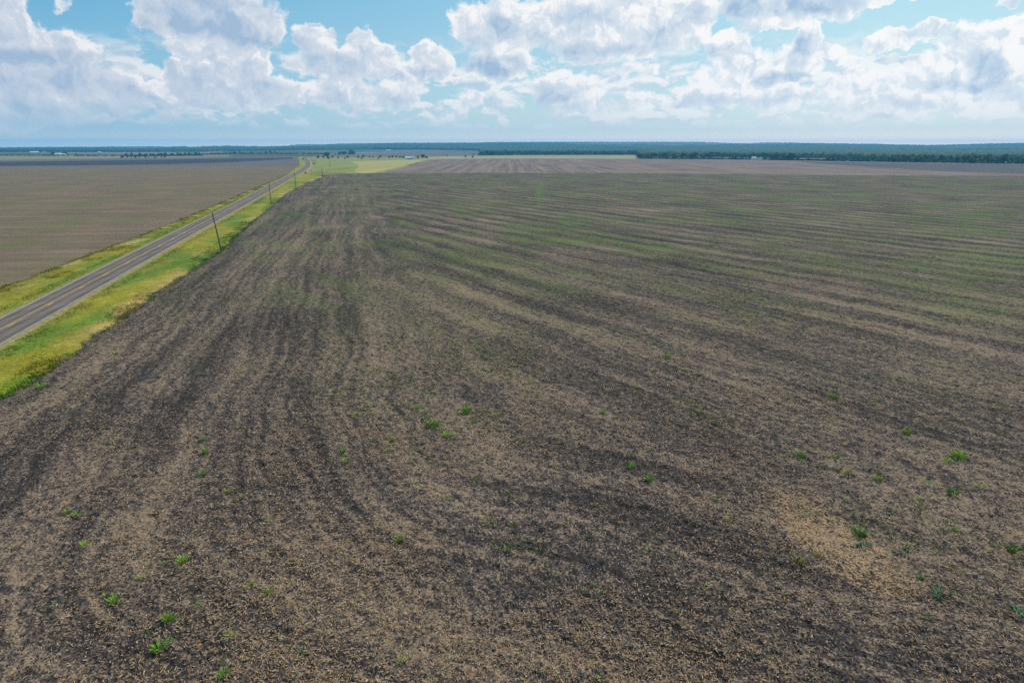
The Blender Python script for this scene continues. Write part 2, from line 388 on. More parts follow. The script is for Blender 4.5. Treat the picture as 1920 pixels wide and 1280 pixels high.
        c = nt.mix(nt.m('MULTIPLY', nt.ss(rr, .4, 1.3, 1., 0.), nt.ss(nt.m('ADD', s3, s2), .8, 1.15, .05, .8)), c, (.115,.18,.03))
    color_to(nt, c)
    bump(nt, nt.m('ADD', nt.m('ADD', s1, nt.m('MULTIPLY', s2, 1.4)), nt.m('MULTIPLY', sx, .5)), .6, .22)
    return m
M_field = field_mat('tilled_soil_with_straw', True)
M_left = field_mat('tilled_soil_with_weeds', False)
def band_mat(name, lo, hi, dirv, freq, con=1.):
    m, nt = material(name, 1.)
    ph = nt.dot(nt.pos, dirv); al = nt.dot(nt.pos, (-dirv[1], dirv[0], 0))
    h = nt.noise(nt.comb(nt.m('MULTIPLY', ph, freq), nt.m('MULTIPLY', al, freq*.02)), 1., 4, .6)
    n = nt.noise(nt.pos, .02, 5, .6); s = nt.noise(nt.pos, .6, 4, .65)
    k = nt.m('ADD', nt.m('MULTIPLY', nt.m('SUBTRACT', h, .5), con), nt.m('ADD', nt.m('MULTIPLY', nt.m('SUBTRACT', n, .5), .8), nt.m('MULTIPLY', nt.m('SUBTRACT', s, .5), .9)))
    color_to(nt, nt.mix(nt.ss(k, -.5, .5, interp='LINEAR'), lo, hi)); return m

# near tilled field (boundary follows the verge)
yv = np.arange(-40, Rv[-1][1], 3.)
edge = [(float(x)-1.5, float(y)) for x, y in zip(xat(Rv, yv), yv)]
far = [g(*p) for p in [(690,325),(840,324.4),(1160,324.6),(1440,327.6),(1920,330),(2300,331.5)]]
poly('tilled_field', edge+far+[(420,-40)], .03, M_field, 'wide dark tilled field speckled with straw, filling the foreground', 'field')
def relief(x, y):
    r = np.hypot(x, y); A = 1-sstep(120, 270, r)
    b = fbm(x*2.3, y*2.3, 3, 101)-.5; c = vn(x*6.3, y*6.3, 107)-.5; d = fbm(x*.5, y*.5, 2, 109)-.5
    fur = np.sin(2*np.pi*(x*.84+y*.543)/1.05+3*vn(x*.1, y*.1, 113))
    return .085+A*(.34*b+.11*c+.12*d+.022*fur)
def build_relief():
    na, nr = 1050, 780
    az = np.radians(np.linspace(-46, 46, na)); r = np.geomspace(22.5, 270, nr)
    Rr, A = np.meshgrid(r, az, indexing='ij'); X, Y = Rr*np.sin(A), Rr*np.cos(A)
    Z = relief(X, Y); dE = X-xat(Rv, Y)
    Z = np.where(dE < .3, -.3, Z); Z[0] = Z[-1] = -.1; Z[:, 0] = Z[:, -1] = -.1
    i = np.arange(nr-1)[:, None]*na+np.arange(na-1)[None]
    Fq = np.stack([i, i+1, i+na+1, i+na], -1)
    keep = ((dE[:-1, :-1] > -1) & (dE[1:, 1:] > -1)); Fq = Fq[keep][:, ::-1].copy()
    used = np.zeros(na*nr, bool); used[Fq.ravel()] = True; idx = np.cumsum(used)-1
    V = np.stack([X, Y, Z], -1).reshape(-1, 3)[used]
    tag(obj('tilled_soil', mesh('tilled_soil', V, idx[Fq]), M_field), 'cloddy turned soil of the near part of the tilled field', 'soil', kind='structure')
build_relief()
# field beyond, brown with rows running away
M_rows = band_mat('brown_row_field', (.11,.078,.066), (.29,.20,.155), (1,0,0), .16, 1.7)
pts = [(700,325.5),(770,311),(812,299.5),(860,297.6),(1000,297.3),(1190,297.6),(1300,298.5),(1440,300),(1560,303),(1760,306),(1920,308.5),(2300,311),(2300,332),(1920,330.5),(1440,328.2),(1160,325.2),(840,325)]
poly('brown_row_field', [g(*p) for p in pts], .015, M_rows, 'brown row cropped field with rows running towards the tree belt', 'field')
M_dark = band_mat('dark_fallow_soil', (.07,.062,.064), (.12,.102,.10), (0,1,0), .05)
poly('dark_fallow_field', [g(*p) for p in [(1490,302.5),(1600,304.5),(1760,307),(1920,309),(2300,312),(2300,331),(1920,326),(1760,321),(1617,312.5),(1533,307)]], .035, M_dark, 'dark slate coloured fallow wedge below the right hand wood', 'field')
M_strip = band_mat('straw_stubble', (.19,.17,.07), (.46,.38,.19), (0,1,0), .03)
poly('stubble_strip', [g(*p) for p in [(795,299.5),(812,293.6),(880,292.4),(1000,291),(1192,291),(1196,298),(1000,297.6),(860,298)]], .025, M_strip, 'pale yellow stubble strip in front of the middle tree belt', 'field')
M_past = band_mat('pasture_grass', (.16,.18,.045), (.33,.31,.09), (1,0,0), .05)
poly('pasture', [g(*p) for p in [(577,326),(582,318),(588,309),(590,303),(582,294.4),(700,294.4),(800,293),(812,294),(802,300),(720,323),(672,326.3),(632,328)]], .010, M_past, 'green pasture dotted with bushes right of the road', 'pasture')
M_tan = band_mat('dry_pasture_grass', (.28,.24,.08), (.47,.39,.14), (1,0,0), .05)
poly('dry_pasture', [g(*p) for p in [(660,303),(700,301.3),(800,299.4),(796,301),(705,323.6),(678,325),(668,320),(672,312)]], .020, M_tan, 'tan dry grass patch between pasture and brown rows', 'pasture')
# left of the road
yl = np.arange(-40, Lv[-3][1], 4.)
ledge = [(float(x)+1.5, float(y)) for x, y in zip(xat(Lv, yl), yl)]
poly('left_tilled_field', ledge[::-1]+[(-700,-40)]+[g(*p) for p in [(-700,314),(0,312.8),(300,312.4),(540,311.6)]], .03, M_left, 'brown tilled field with green weed streaks left of the road', 'field')
M_grey = band_mat('grey_purple_soil', (.10,.085,.08), (.17,.145,.135), (.2,1,0), .02)
poly('grey_fallow_field', [g(*p) for p in [(-700,314),(0,312.8),(300,312.4),(540,311.6),(560,306),(560,293.6),(480,293.6),(300,296),(0,300.5),(-700,301)]], .012, M_grey, 'grey purple fallow field beyond the left tilled field', 'field')
M_slate = band_mat('slate_dark_soil', (.035,.036,.045), (.062,.06,.068), (.1,1,0), .02)
poly('dark_plowed_strip', [g(*p) for p in [(-700,304),(0,303.6),(250,300.5),(420,297.4),(552,295.2),(548,298.2),(440,304),(320,308),(140,310.6),(0,311.3),(-700,312)]], .03, M_slate, 'long near black plowed strip across the left distance', 'field')
M_hay = band_mat('pale_hay_grass', (.17,.16,.075), (.28,.25,.12), (.1,1,0), .02)
poly('hay_meadow', [g(*p) for p in [(-700,301.5),(0,300.3),(300,296),(430,293.6),(430,291),(300,291.4),(0,291.5),(-700,291.5)]], .008, M_hay, 'pale green hay meadow around the left farmsteads', 'meadow')
poly('pale_far_field', [g(*p) for p in [(-700,289.4),(330,289.4),(520,288.4),(880,285.2),(880,283.2),(520,284.6),(0,286.2),(-700,286.2)]], .004, band_mat('pale_fallow', (.17,.14,.12), (.26,.21,.18), (0,1,0), .01), 'pale fallow fields beyond the farmsteads', 'field')
poly('far_brown_field', [g(*p) for p in [(700,294),(800,292.8),(897,292.2),(905,287),(880,285.2),(740,287),(600,290),(585,293.5)]], .006, band_mat('far_brown_soil', (.11,.085,.08), (.20,.155,.145), (0,1,0), .02), 'far brown field behind the white farmhouse', 'field')

# ------------------------------------------------------------------ verge strip with its grasses
PAL = dict(yg=(.27,.235,.012), gr=(.105,.185,.010), dg=(.07,.14,.015), tan=(.43,.275,.09), ol=(.235,.19,.012), lt=(.38,.34,.11))
def verge_col(x, y):
    x = np.asarray(x, float); y = np.asarray(y, float)
    rd = xroad(y); side = np.where(x > rd, (x-rd-HW)/np.maximum(xr(y)-rd-HW, 1), -(rd-HW-x)/np.maximum(rd-HW-xl(y), 1))
    n = fbm(x*.09+40, y*.045, 4, 21); n2 = fbm(x*.28, y*.12, 4, 33); n3 = fbm(x*.5+9, y*.4, 3, 51)
    c = np.zeros(x.shape+(3,)); c[:] = PAL['yg']
    def mixc(k, name):
        nonlocal c
        k = np.clip(k, 0, 1)[..., None]; c = c*(1-k)+np.array(PAL[name])*k
    mixc(sstep(.48, .62, n)*.85, 'gr')
    mixc(sstep(.56, .7, n2)*.7, 'ol')
    R = side > 0
    mixc(np.where(R, sstep(.62, .98, side+(n3-.5)*.5)*sstep(.38, .62, fbm(y*.05, x*.03, 3, 71)), 0)*.85, 'tan')
    mixc(np.where(R, sstep(.74, .9, side)*sstep(.52, .62, fbm(y*.045+30, x*.02, 3, 77)), 0), 'gr')
    mixc(np.where(R, sstep(.86, 1., side)*sstep(.5, .6, fbm(y*.3+3, x*.05, 2, 78)), 0)*.8, 'dg')
    mixc(np.where(~R, sstep(-.35, -.6, side)*.75, 0), 'ol')
    mixc(np.where(~R, sstep(.55, .68, n2)*sstep(-.2, -.6, side), 0)*.8, 'lt')
    mixc(np.where(~R, sstep(-.45, -.15, side)*sstep(.38, .55, n), 0)*.8, 'gr')
    mixc(np.exp(-np.abs(side)*9)*.6, 'tan')
    return c*(.75+.5*n3)[..., None], side
M_grass = simple('verge_grass', (.2,.2,.05), .55, 3.2, .8, attr=True)
def build_verge():
    y = np.concatenate([np.arange(-40, 260, .8), np.arange(260, YTOP-5, 3.)])
    T = np.linspace(0, 1, 26)
    l, r = xl(y), np.minimum(xr(y), xroad(y)+40)
    k2 = sstep(500, 640, y); r = r*(1-k2)+(xroad(y)+6.5)*k2
    Xg = l[:, None]*(1-T)+r[:, None]*T; Yg = np.repeat(y[:, None], 26, 1)
    c, s = verge_col(Xg, Yg)
    Z = .05+.10*np.exp(-np.abs(Xg-xroad(Yg))*0)+(fbm(Xg*.4, Yg*.4, 3, 3)-.5)*.12
    dr = np.abs(Xg-xroad(Yg)); Z = np.where(dr < 6, .05, Z)
    Z[:, 0] = -.1; Z[:, -1] = -.1
    i = np.arange(len(y)-1)[:, None]*26+np.arange(25)[None]
    Fq = np.stack([i, i+1, i+27, i+26], -1).reshape(-1, 4)
    tag(obj('roadside_verge', mesh('roadside_verge', np.stack([Xg, Yg, Z], -1).reshape(-1, 3), Fq, c.reshape(-1, 3), True), M_grass),
        'yellow green grassy verge along both sides of the road', 'verge', kind='structure')
build_verge()
def blades(px, py, pz, h, spread, nb, colr, wid=.05):
    """tufts of nb leaf blades each -> V, F, C"""
    n = len(px); N = n*nb
    X = np.repeat(px, nb); Y = np.repeat(py, nb); Z = np.repeat(pz, nb); Hh = np.repeat(h, nb)*rng.uniform(.55, 1.1, N); S = np.repeat(spread, nb)
    a = rng.uniform(0, 2*np.pi, N); r = S*np.sqrt(rng.uniform(0, 1, N))*.6
    bx, by = X+np.cos(a)*r, Y+np.sin(a)*r
    lean = rng.uniform(.15, .9, N)*S
    tx, ty = bx+np.cos(a)*lean, by+np.sin(a)*lean
    w = wid*np.repeat(np.maximum(h, .2), nb)/.4*rng.uniform(.7, 1.4, N); b2 = rng.uniform(0, 2*np.pi, N)
    wx, wy = np.cos(b2)*w, np.sin(b2)*w
    mx, my = (bx*.55+tx*.45), (by*.55+ty*.45)
    V = np.stack([np.stack([bx-wx, by-wy, Z], 1), np.stack([bx+wx, by+wy, Z], 1), np.stack([mx+wx*.8, my+wy*.8, Z+Hh*.65], 1),
                  np.stack([tx, ty, Z+Hh], 1), np.stack([mx-wx*.8, my-wy*.8, Z+Hh*.65], 1)], 1).reshape(-1, 3)
    b = np.arange(N)[:, None]*5
    Fq = np.concatenate([b+np.array([[0, 1, 2, 4]]), b+np.array([[4, 2, 3, 3]])])
    T = np.concatenate([b+np.array([[0, 1, 2]]), b+np.array([[0, 2, 4]]), b+np.array([[4, 2, 3]])])
    C = np.repeat(np.repeat(colr, nb, 0)*rng.uniform(.7, 1.35, (N, 1)), 5, 0)
    return V, T, C
def build_verge_grass():
    n = 46000
    y = 55*np.exp(rng.uniform(0, math.log(620/55), n))
    t = rng.uniform(0, 1, n); l, r = xl(y)-.4, np.minimum(xr(y), xroad(y)+40)+.5
    x = l*(1-t)+r*t
    ok = np.abs(x-xroad(y)) > HW+.7; x, y = x[ok], y[ok]
    c, s = verge_col(x, y)
    h = .10+.16*fbm(x*.15, y*.15, 3, 88)
    h = h+np.where(s < -.45, .15*sstep(.42, .62, fbm(x*.22, y*.16, 2, 91)), 0)+np.where(s > .72, .14*sstep(.5, .65, fbm(y*.05, x*.05, 3, 77)), 0)
    h *= np.where(np.abs(s) < .12, .5, 1)
    V, T, C = blades(x, y, np.full(len(x), .03), h, .20+h*.55, 6, c, .04)
    tag(obj('verge_grass', mesh('verge_grass', V, T, C), M_grass), 'tall yellow green grass and weeds growing on the verges', 'grass', kind='stuff')
build_verge_grass()

# ------------------------------------------------------------------ road
def build_road():
    m, nt = material('worn_asphalt', .85)
    lat = nt.node('ShaderNodeAttribute', attribute_name='tint').outputs['Color']
    L = nt.sep(lat)[0]                                   # 0..1 across
    tr = nt.m('ADD', nt.ss(nt.m('ABSOLUTE', nt.m('SUBTRACT', nt.m('ABSOLUTE', nt.m('SUBTRACT', L, .5)), .36)), .0, .07, 1., 0.),
              nt.ss(nt.m('ABSOLUTE', nt.m('SUBTRACT', nt.m('ABSOLUTE', nt.m('SUBTRACT', L, .5)), .12)), .0, .07, 1., 0.))
    n = nt.noise(nt.v('MULTIPLY', nt.pos, (1, .12, 1)), .8, 5, .6); n2 = nt.noise(nt.pos, .12, 3, .6)
    k = nt.m('ADD', nt.m('MULTIPLY', tr, -.35), nt.m('ADD', nt.m('MULTIPLY', n, .9), nt.m('MULTIPLY', n2, .5)))
    color_to(nt, nt.mix(nt.ss(k, .1, .95, interp='LINEAR'), (.072,.057,.052), (.22,.168,.14)))
    bump(nt, nt.noise(nt.pos, 14, 3, .6), .25, .02)
    k = 23; offs = np.linspace(-HW, HW, k)
    zs = .16-.04*(np.abs(offs)/HW)**2
    V, Fq = strip(ROAD, NR, offs, zs)
    c = np.repeat(np.tile(np.linspace(0, 1, k), len(ROAD))[:, None], 3, 1)
    road = tag(obj('road', mesh('road', V, Fq, c, True), m), 'two lane grey asphalt road with yellow centre line', 'road', kind='structure')
    sh = simple('road_shoulder', (.27,.22,.09), .45, 1.2)
    for o in ((-HW-1.0, -HW), (HW, HW+1.0)):
        zz = (.0, .118) if o[0] < 0 else (.118, .0)
        V, Fq = strip(ROAD, NR, o, zz)
        obj('shoulder', mesh('shoulder', V, Fq), sh, road)
    wp = simple('worn_white_paint', (.44,.40,.36), .3, .8, .6); yp = simple('worn_yellow_paint', (.62,.34,.06), .3, .8, .6)
    for o in (-HW+.22, HW-.22):
        V, Fq = strip(ROAD, NR, (o-.07, o+.07), (.130, .130)); obj('edge_line', mesh('edge_line', V, Fq), wp, road)
    V, Fq = strip(ROAD, NR, (-.22, -.10), (.165, .165)); obj('centre_line', mesh('centre_line', V, Fq), yp, road)
    fine = smooth_line(ROAD, 1., 4, 40, 640); nf = perp(fine)
    arc = np.concatenate([[0], np.cumsum(np.linalg.norm(np.diff(fine, axis=0), axis=1))])
    p0 = g(92, 572); s0 = arc[np.argmin(np.abs(fine[:, 1]-p0[1]))]
    Vs, Fs = [], []
    for kk in range(-6, 50):
        i = np.where(np.abs(arc-(s0+kk*12.2)) < 1.9)[0]
        if len(i) < 3: continue
        V, Fq = strip(fine[i], nf[i], (.08, .22), (.165, .165)); Fs.append(Fq+sum(len(v) for v in Vs)); Vs.append(V)
    tag(obj('centre_dashes', mesh('centre_dashes', np.concatenate(Vs), np.concatenate(Fs)), yp, road), kind='stuff')
build_road()

# ------------------------------------------------------------------ straw, clods and weeds in the near field
def in_field(x, y): return (x > xat(Rv, y)+.8)
def build_residue():
    n = 210000
    r = 24*np.exp(rng.uniform(0, math.log(150/24), n)); a = rng.uniform(-.74, .74, n)
    x, y = r*np.sin(a)*1.02, r*np.cos(a); ok = in_field(x, y) & (rng.uniform(0, 1, n) < .10+2.2*(fbm(x*.12, y*.12, 4, 11)-.33)); x, y = x[ok], y[ok]; n = len(x)
    L = rng.uniform(.05, .19, n); w = rng.uniform(.007, .017, n)*(1+y/60); th = rng.uniform(0, np.pi, n); z0 = relief(x, y)+rng.uniform(.0, .035, n)
    tilt = rng.normal(0, .28, n)
    dx, dy, dz = np.cos(th)*L/2, np.sin(th)*L/2, np.sin(tilt)*L/2
    wx, wy = -np.sin(th)*w, np.cos(th)*w
    z = z0+np.abs(dz)
    V = np.stack([np.stack([x-dx-wx, y-dy-wy, z-dz], 1), np.stack([x+dx-wx, y+dy-wy, z+dz], 1), np.stack([x+dx+wx, y+dy+wy, z+dz+.01], 1), np.stack([x-dx+wx, y-dy+wy, z-dz+.01], 1)], 1).reshape(-1, 3)
    Fq = np.arange(n*4).reshape(-1, 4)
    pal = np.array([(.92,.80,.68)])*np.array([(.42,.31,.20), (.28,.205,.14), (.50,.40,.27), (.20,.15,.105), (.40,.265,.145)])
    C = np.repeat(pal[rng.integers(0, 5, n)]*rng.uniform(.6, 1.15, (n, 1)), 4, 0)
    tag(obj('crop_residue', mesh('crop_residue', V, Fq, C), simple('straw', (.4,.3,.2), .2, 4, .9, attr=True)), 'broken straw and stubble scattered over the tilled soil', 'straw', kind='stuff')
build_residue()
GREENS = [(.15,.27,.03), (.22,.33,.04), (.10,.20,.035), (.07,.16,.07), (.29,.30,.055), (.27,.23,.07)]
M_weed = simple('weed_leaf', (.1,.2,.03), .3, 8, .7, attr=True)
def build_field_weeds():
    n = 110000
    r = 30*np.exp(rng.uniform(0, math.log(300/30), n)); a = rng.uniform(-.75, .75, n)
    x, y = r*np.sin(a)*1.02, r*np.cos(a)
    ph = x*.84+y*.543; al = -x*.543+y*.84
    pr = sstep(.53, .78, .62*fbm(ph*.16, al*.03, 4, 41)+.38*fbm(x*.5, y*.5, 3, 42)+.10*sstep(0, 60, x)*sstep(40, 90, y)-.05)
    ok = in_field(x, y) & (rng.uniform(0, 1, n) < pr*.75*(.25+.75*sstep(30, 75, y+.6*x))); x, y = x[ok], y[ok]; n = len(x)
    h = rng.gamma(3, .03, n)+.06
    c = np.array(GREENS)[rng.choice(6, n, p=[.25,.25,.15,.1,.15,.1])]*.9
    V, T, C = blades(x, y, relief(x, y)-.02, h, h*1.1+.04, 7, c, .06)
    tag(obj('field_weeds', mesh('field_weeds', V, T, C), M_weed), 'sparse green weed seedlings along the tilled rows', 'weeds', kind='stuff')
build_field_weeds()
# single weed clumps: pixel, size in photo px, colour index, label
WEEDS = [
 (302,1219,34,0,'bushy bright green weed clump, biggest in the bare soil at the lower left'),
 (433,1195,28,0,'medium bright green weed clump just right of the biggest lower left clump'),
 (378,892,26,2,'dark green upright weed clump beside the curving dark furrow, left of centre'),
 (385,853,16,1,'small light green weed sprig directly behind the dark green upright clump'),
 (382,827,18,3,'bluish green weed clump farthest of three in line left of centre'),
 (451,935,20,4,'tall yellow green weed sprig in the straw right of the dark furrow clump'),
 (428,926,14,4,'short yellow green weed sprig beside the tall yellow green one'),
 (507,974,15,1,'lone thin weed sprig in the pale straw right of the yellow green pair'),
 (148,970,22,0,'green weed tuft, larger of a pair in soil near the left edge'),
 (127,963,13,1,'small weed tuft, smaller of a pair near the left edge'),
 (159,1026,20,1,'light green weed tuft directly below the pair near the left edge'),
 (101,1138,24,3,'dark bluish flat weed rosette close to the left edge'),
 (212,1132,24,0,'green weed tuft with thin leaves between the bluish rosette and small sprigs, lower left'),
 (199,1118,12,4,'pale little weed sprig touching the thin leaved tuft, lower left'),
 (262,1087,17,4,'yellowish weed sprig among straw at the lower left'),
 (342,1055,22,1,'light green weed tuft, right one of a low pair at the lower left'),
 (309,1060,18,2,'darker weed tuft, left one of a low pair at the lower left'),
 (371,1137,22,2,'dark green weed tuft near a small black hole in the soil'),
 (316,1168,26,0,'mid green weed tuft right behind the biggest lower left clump'),
 (278,1190,18,2,'low dark weed tuft left behind the biggest lower left clump'),
 (472,1100,19,1,'light green weed tuft above the row of lower left clumps'),
 (504,1115,15,0,'small weed tuft just right of the light green tuft, lower left'),
 (420,1271,26,0,'green weed clump cut by the bottom edge of the picture at left'),
 (420,1240,14,2,'tiny dark weed sprig above the clump at the bottom edge'),
 (565,1225,17,3,'dull blue green weed sprig alone near the bottom left of centre'),
 (754,1246,20,4,'yellow green weed tuft alone at the bottom near the middle'),
 (1130,1272,20,1,'light green weed tuft alone at the bottom edge right of the middle'),
 (748,1016,17,0,'lone small weed sprig in bare soil below the middle row of clumps'),
 (783,768,20,1,'bright weed clump, upper left end of the middle cluster'),
 (800,786,16,1,'small weed sprig between the larger clumps of the middle cluster'),
 (811,801,26,0,'rich green weed clump in the heart of the middle cluster'),
 (840,820,28,1,'light green spiky weed clump, lowest of the middle cluster'),
 (853,779,20,2,'dark weed clump right of the middle cluster, first of its side row'),
 (874,775,20,0,'green weed clump right of the middle cluster, second of its side row'),
 (905,774,16,4,'olive weed sprig right of the side row of the middle cluster'),
 (936,782,20,5,'brownish green weed tuft at the far right of the middle cluster'),
 (735,828,15,4,'small olive weed sprig left of the middle cluster'),
 (648,868,20,0,'bright green weed clump, nearest of a group of three left of the middle cluster'),
 (617,862,14,0,'little green weed sprig, left of a group of three left of the middle cluster'),
 (641,852,16,2,'dark weed sprig, rear of a group of three left of the middle cluster'),
 (667,780,20,1,'light green double weed tuft above the group of three'),
 (41,752,15,2,'dark green weed tuft by the verge corner at the left edge'),
 (76,730,18,0,'bright green weed tuft a step right of the verge corner'),
 (1250,672,18,1,'bright lone weed clump in the middle distance right of centre'),
 (1155,785,16,0,'green weed tuft, right one of a pair right of the middle cluster'),
 (1130,776,13,1,'pale weed tuft, left one of a pair right of the middle cluster'),
 (1184,879,22,0,'green weed tuft, upper of a loose trio right of centre'),
 (1213,885,18,2,'dark weed tuft, right of a loose trio right of centre'),
 (1217,905,16,0,'small weed tuft, lowest of a loose trio right of centre'),
 (1365,977,18,4,'yellow green weed sprig left of the tan straw patch'),
 (1341,940,14,0,'thin green weed sprig up left of the tan straw patch'),
 (1496,1055,30,5,'olive yellow grass tuft below the tan straw patch'),
 (1532,1043,20,5,'flat olive grass tuft trailing right of the olive yellow tuft'),
 (1515,967,16,3,'blue green weed rosette inside the tan straw patch'),
 (1612,1006,26,2,'green spreading weed rosette on the tan straw, upper of two touching'),
 (1620,1027,28,3,'blue green spreading weed rosette on the tan straw, lower of two touching'),
 (1680,1064,18,3,'small blue green weed rosette along the tail of the tan straw'),
 (1725,1085,15,2,'small dark weed sprig along the tail of the tan straw'),
 (1757,1118,32,3,'big blue green weed rosette at the lower end of the tan straw'),
 (1790,1072,24,5,'olive tuft with dry blades right of the tan straw tail'),
 (1646,903,16,1,'light green weed tuft above the right end of the tan straw patch'),
 (1592,893,20,5,'olive weed tuft above the tan straw patch'),
 (1739,906,18,0,'green weed tuft left below the bright patch at the right'),
 (1797,862,28,1,'bright green weed clump, largest of the patch near the right edge'),
 (1775,868,20,1,'light weed clump at the left of the patch near the right edge'),
 (1838,912,22,0,'green weed clump, lowest of the patch near the right edge'),
 (1784,930,20,2,'dull green weed tuft below the patch near the right edge'),
 (1562,747,20,0,'green weed clump alone in the middle distance at right'),
 (1874,767,16,0,'small weed clump alone near the right edge'),
 (1700,815,20,4,'yellow green weed clump on the pale row at right'),
 (1910,1150,30,3,'blue green weed clump cut by the right edge of the picture'),
 (1738,1166,20,2,'dull green weed sprig low at the right'),
 (1500,858,20,0,'green weed sprig behind the tan straw patch'),
]
WM = {}
def weed_mesh(ci, v):
    if (ci, v) not in WM:
        nb = [46, 34, 28][v]; h = [.85, .62, .45][v]
        V, T, C = blades(np.array([0.]), np.array([0.]), np.array([0.]), np.array([h]), np.array([.62]), nb, np.array([GREENS[ci]])*1.35, .022)
        if ci == 3: V[:, 2] *= .6
        m2 = blades(np.array([.25, -.3]), np.array([.1, -.15]), np.array([0., 0.]), np.array([h*.6, h*.5]), np.array([.35, .3]), 12, np.array([GREENS[ci]]*2)*.8, .02)
        T = np.concatenate([T, m2[1]+len(V)]); V = np.concatenate([V, m2[0]]); C = np.concatenate([C, m2[2]])
        WM[(ci, v)] = mesh('weed_clump', V, T, C)
    return WM[(ci, v)]
for i, (px, py, s, ci, lab) in enumerate(WEEDS):
    x, y = g(px, py); d = math.sqrt(x*x+y*y+HC*HC)
    o = obj('weed_clump', weed_mesh(ci, i % 3), M_weed, loc=(x, y, float(relief(x, y))+.02))
    k = s/F*d*.80; a = random.uniform(.75, 1.25); o.scale = (k*a, k/a, k*random.uniform(.5, .85)); o.rotation_euler = (0, 0, i*2.4)
    tag(o, lab, 'weed', 'weed clumps in the tilled field')

# ------------------------------------------------------------------ power poles
def tube(P, R, n=10, cap=True):
    P = np.array(P, float); V = []; Fc = []
    for i, p in enumerate(P):
        d = P[min(i+1, len(P)-1)]-P[max(i-1, 0)]; d /= np.linalg.norm(d)
        a = np.cross(d, (0, 1, 0) if abs(d[1]) < .9 else (1, 0, 0)); a /= np.linalg.norm(a); b = np.cross(d, a)
        for k in range(n):
            t = 2*math.pi*k/n; V.append(p+R[i]*(math.cos(t)*a+math.sin(t)*b))
    for i in range(len(P)-1):
        for k in range(n): Fc.append([i*n+k, i*n+(k+1) % n, (i+1)*n+(k+1) % n, (i+1)*n+k])
    if cap: Fc.append(list(range(n))[::-1]); Fc.append(list(range((len(P)-1)*n, len(P)*n)))
    return np.array(V), Fc
def merge(parts):
    V = []; Fc = []; n = 0
    for v, f in parts:
        V.append(np.asarray(v)); Fc += [[i+n for i in q] for q in f]; n += len(v)
    return np.concatenate(V), Fc
def box(x0, x1, y0, y1, z0, z1):
    V = np.array([(x0,y0,z0),(x1,y0,z0),(x1,y1,z0),(x0,y1,z0),(x0,y0,z1),(x1,y0,z1),(x1,y1,z1),(x0,y1,z1)], float)
    return V, [[0,3,2,1],[4,5,6,7],[0,1,5,4],[1,2,6,5],[2,3,7,6],[3,0,4,7]]
M_pole = simple('weathered_pole_wood', (.13,.11,.08), .3, 3.)
M_ins = simple('grey_insulator', (.16,.16,.17), .1, 3., .4)
M_tagm = simple('galvanised_tag', (.3,.3,.3), .1, 3., .5)
POLES = [((415,470),(398,399),'tall weathered wooden power pole, nearest and most leaning, at the field edge'),
         ((509,388),(504,342),'weathered wooden power pole, second along the verge from the leaning one'),
         ((555,354),(552.4,324),'wooden power pole, third along the verge, with brown grass behind it'),
         ((605.5,335),(603,316),'small looking wooden power pole, fourth, where the verge bends away'),
         ((619,313),(618,302),'faint farthest power pole standing in the green pasture')]
for i, (b, t, lab) in enumerate(POLES):
    x, y = g(*b); tx, ty, tz = at(t[0], t[1], y)
    e = empty('power_pole', (x, y, 0)); tag(e, lab, 'power pole', 'wooden power poles along the road verge')
    D = np.array([tx-x, 0, tz]); w = .85+max(0, y-250)/1500
    sh = tube([np.array([0,0,-.5]), D*.3, D*.65, D*.97, D], [.19*w, .175*w, .155*w, .13*w, .10*w], 12)
    obj('shaft', mesh('shaft', *sh, smooth=True), M_pole, e)
    pin = tube([D, D+np.array([0,0,.12])], [.03, .03], 8)
    bell = tube([D+np.array([0,0,.10]), D+np.array([0,0,.14]), D+np.array([0,0,.22]), D+np.array([0,0,.30])], [.10, .11, .075, .04], 12)
    obj('insulator', mesh('insulator', *merge([pin, bell]), smooth=True), M_ins, e)
    c = D*.86; br = box(c[0]-.16, c[0]-.05, -.06, .06, c[2]-.18, c[2]+.18)
    obj('neutral_bracket', mesh('neutral_bracket', *br), M_tagm, e)
    gw = tube([np.array([.15*w,-.12,0]), D*.5+np.array([.165*w,-.06,0]), D*.92+np.array([.14*w,-.03,0])], [.02]*3, 6)
    obj('ground_wire', mesh('ground_wire', *gw), M_tagm, e)

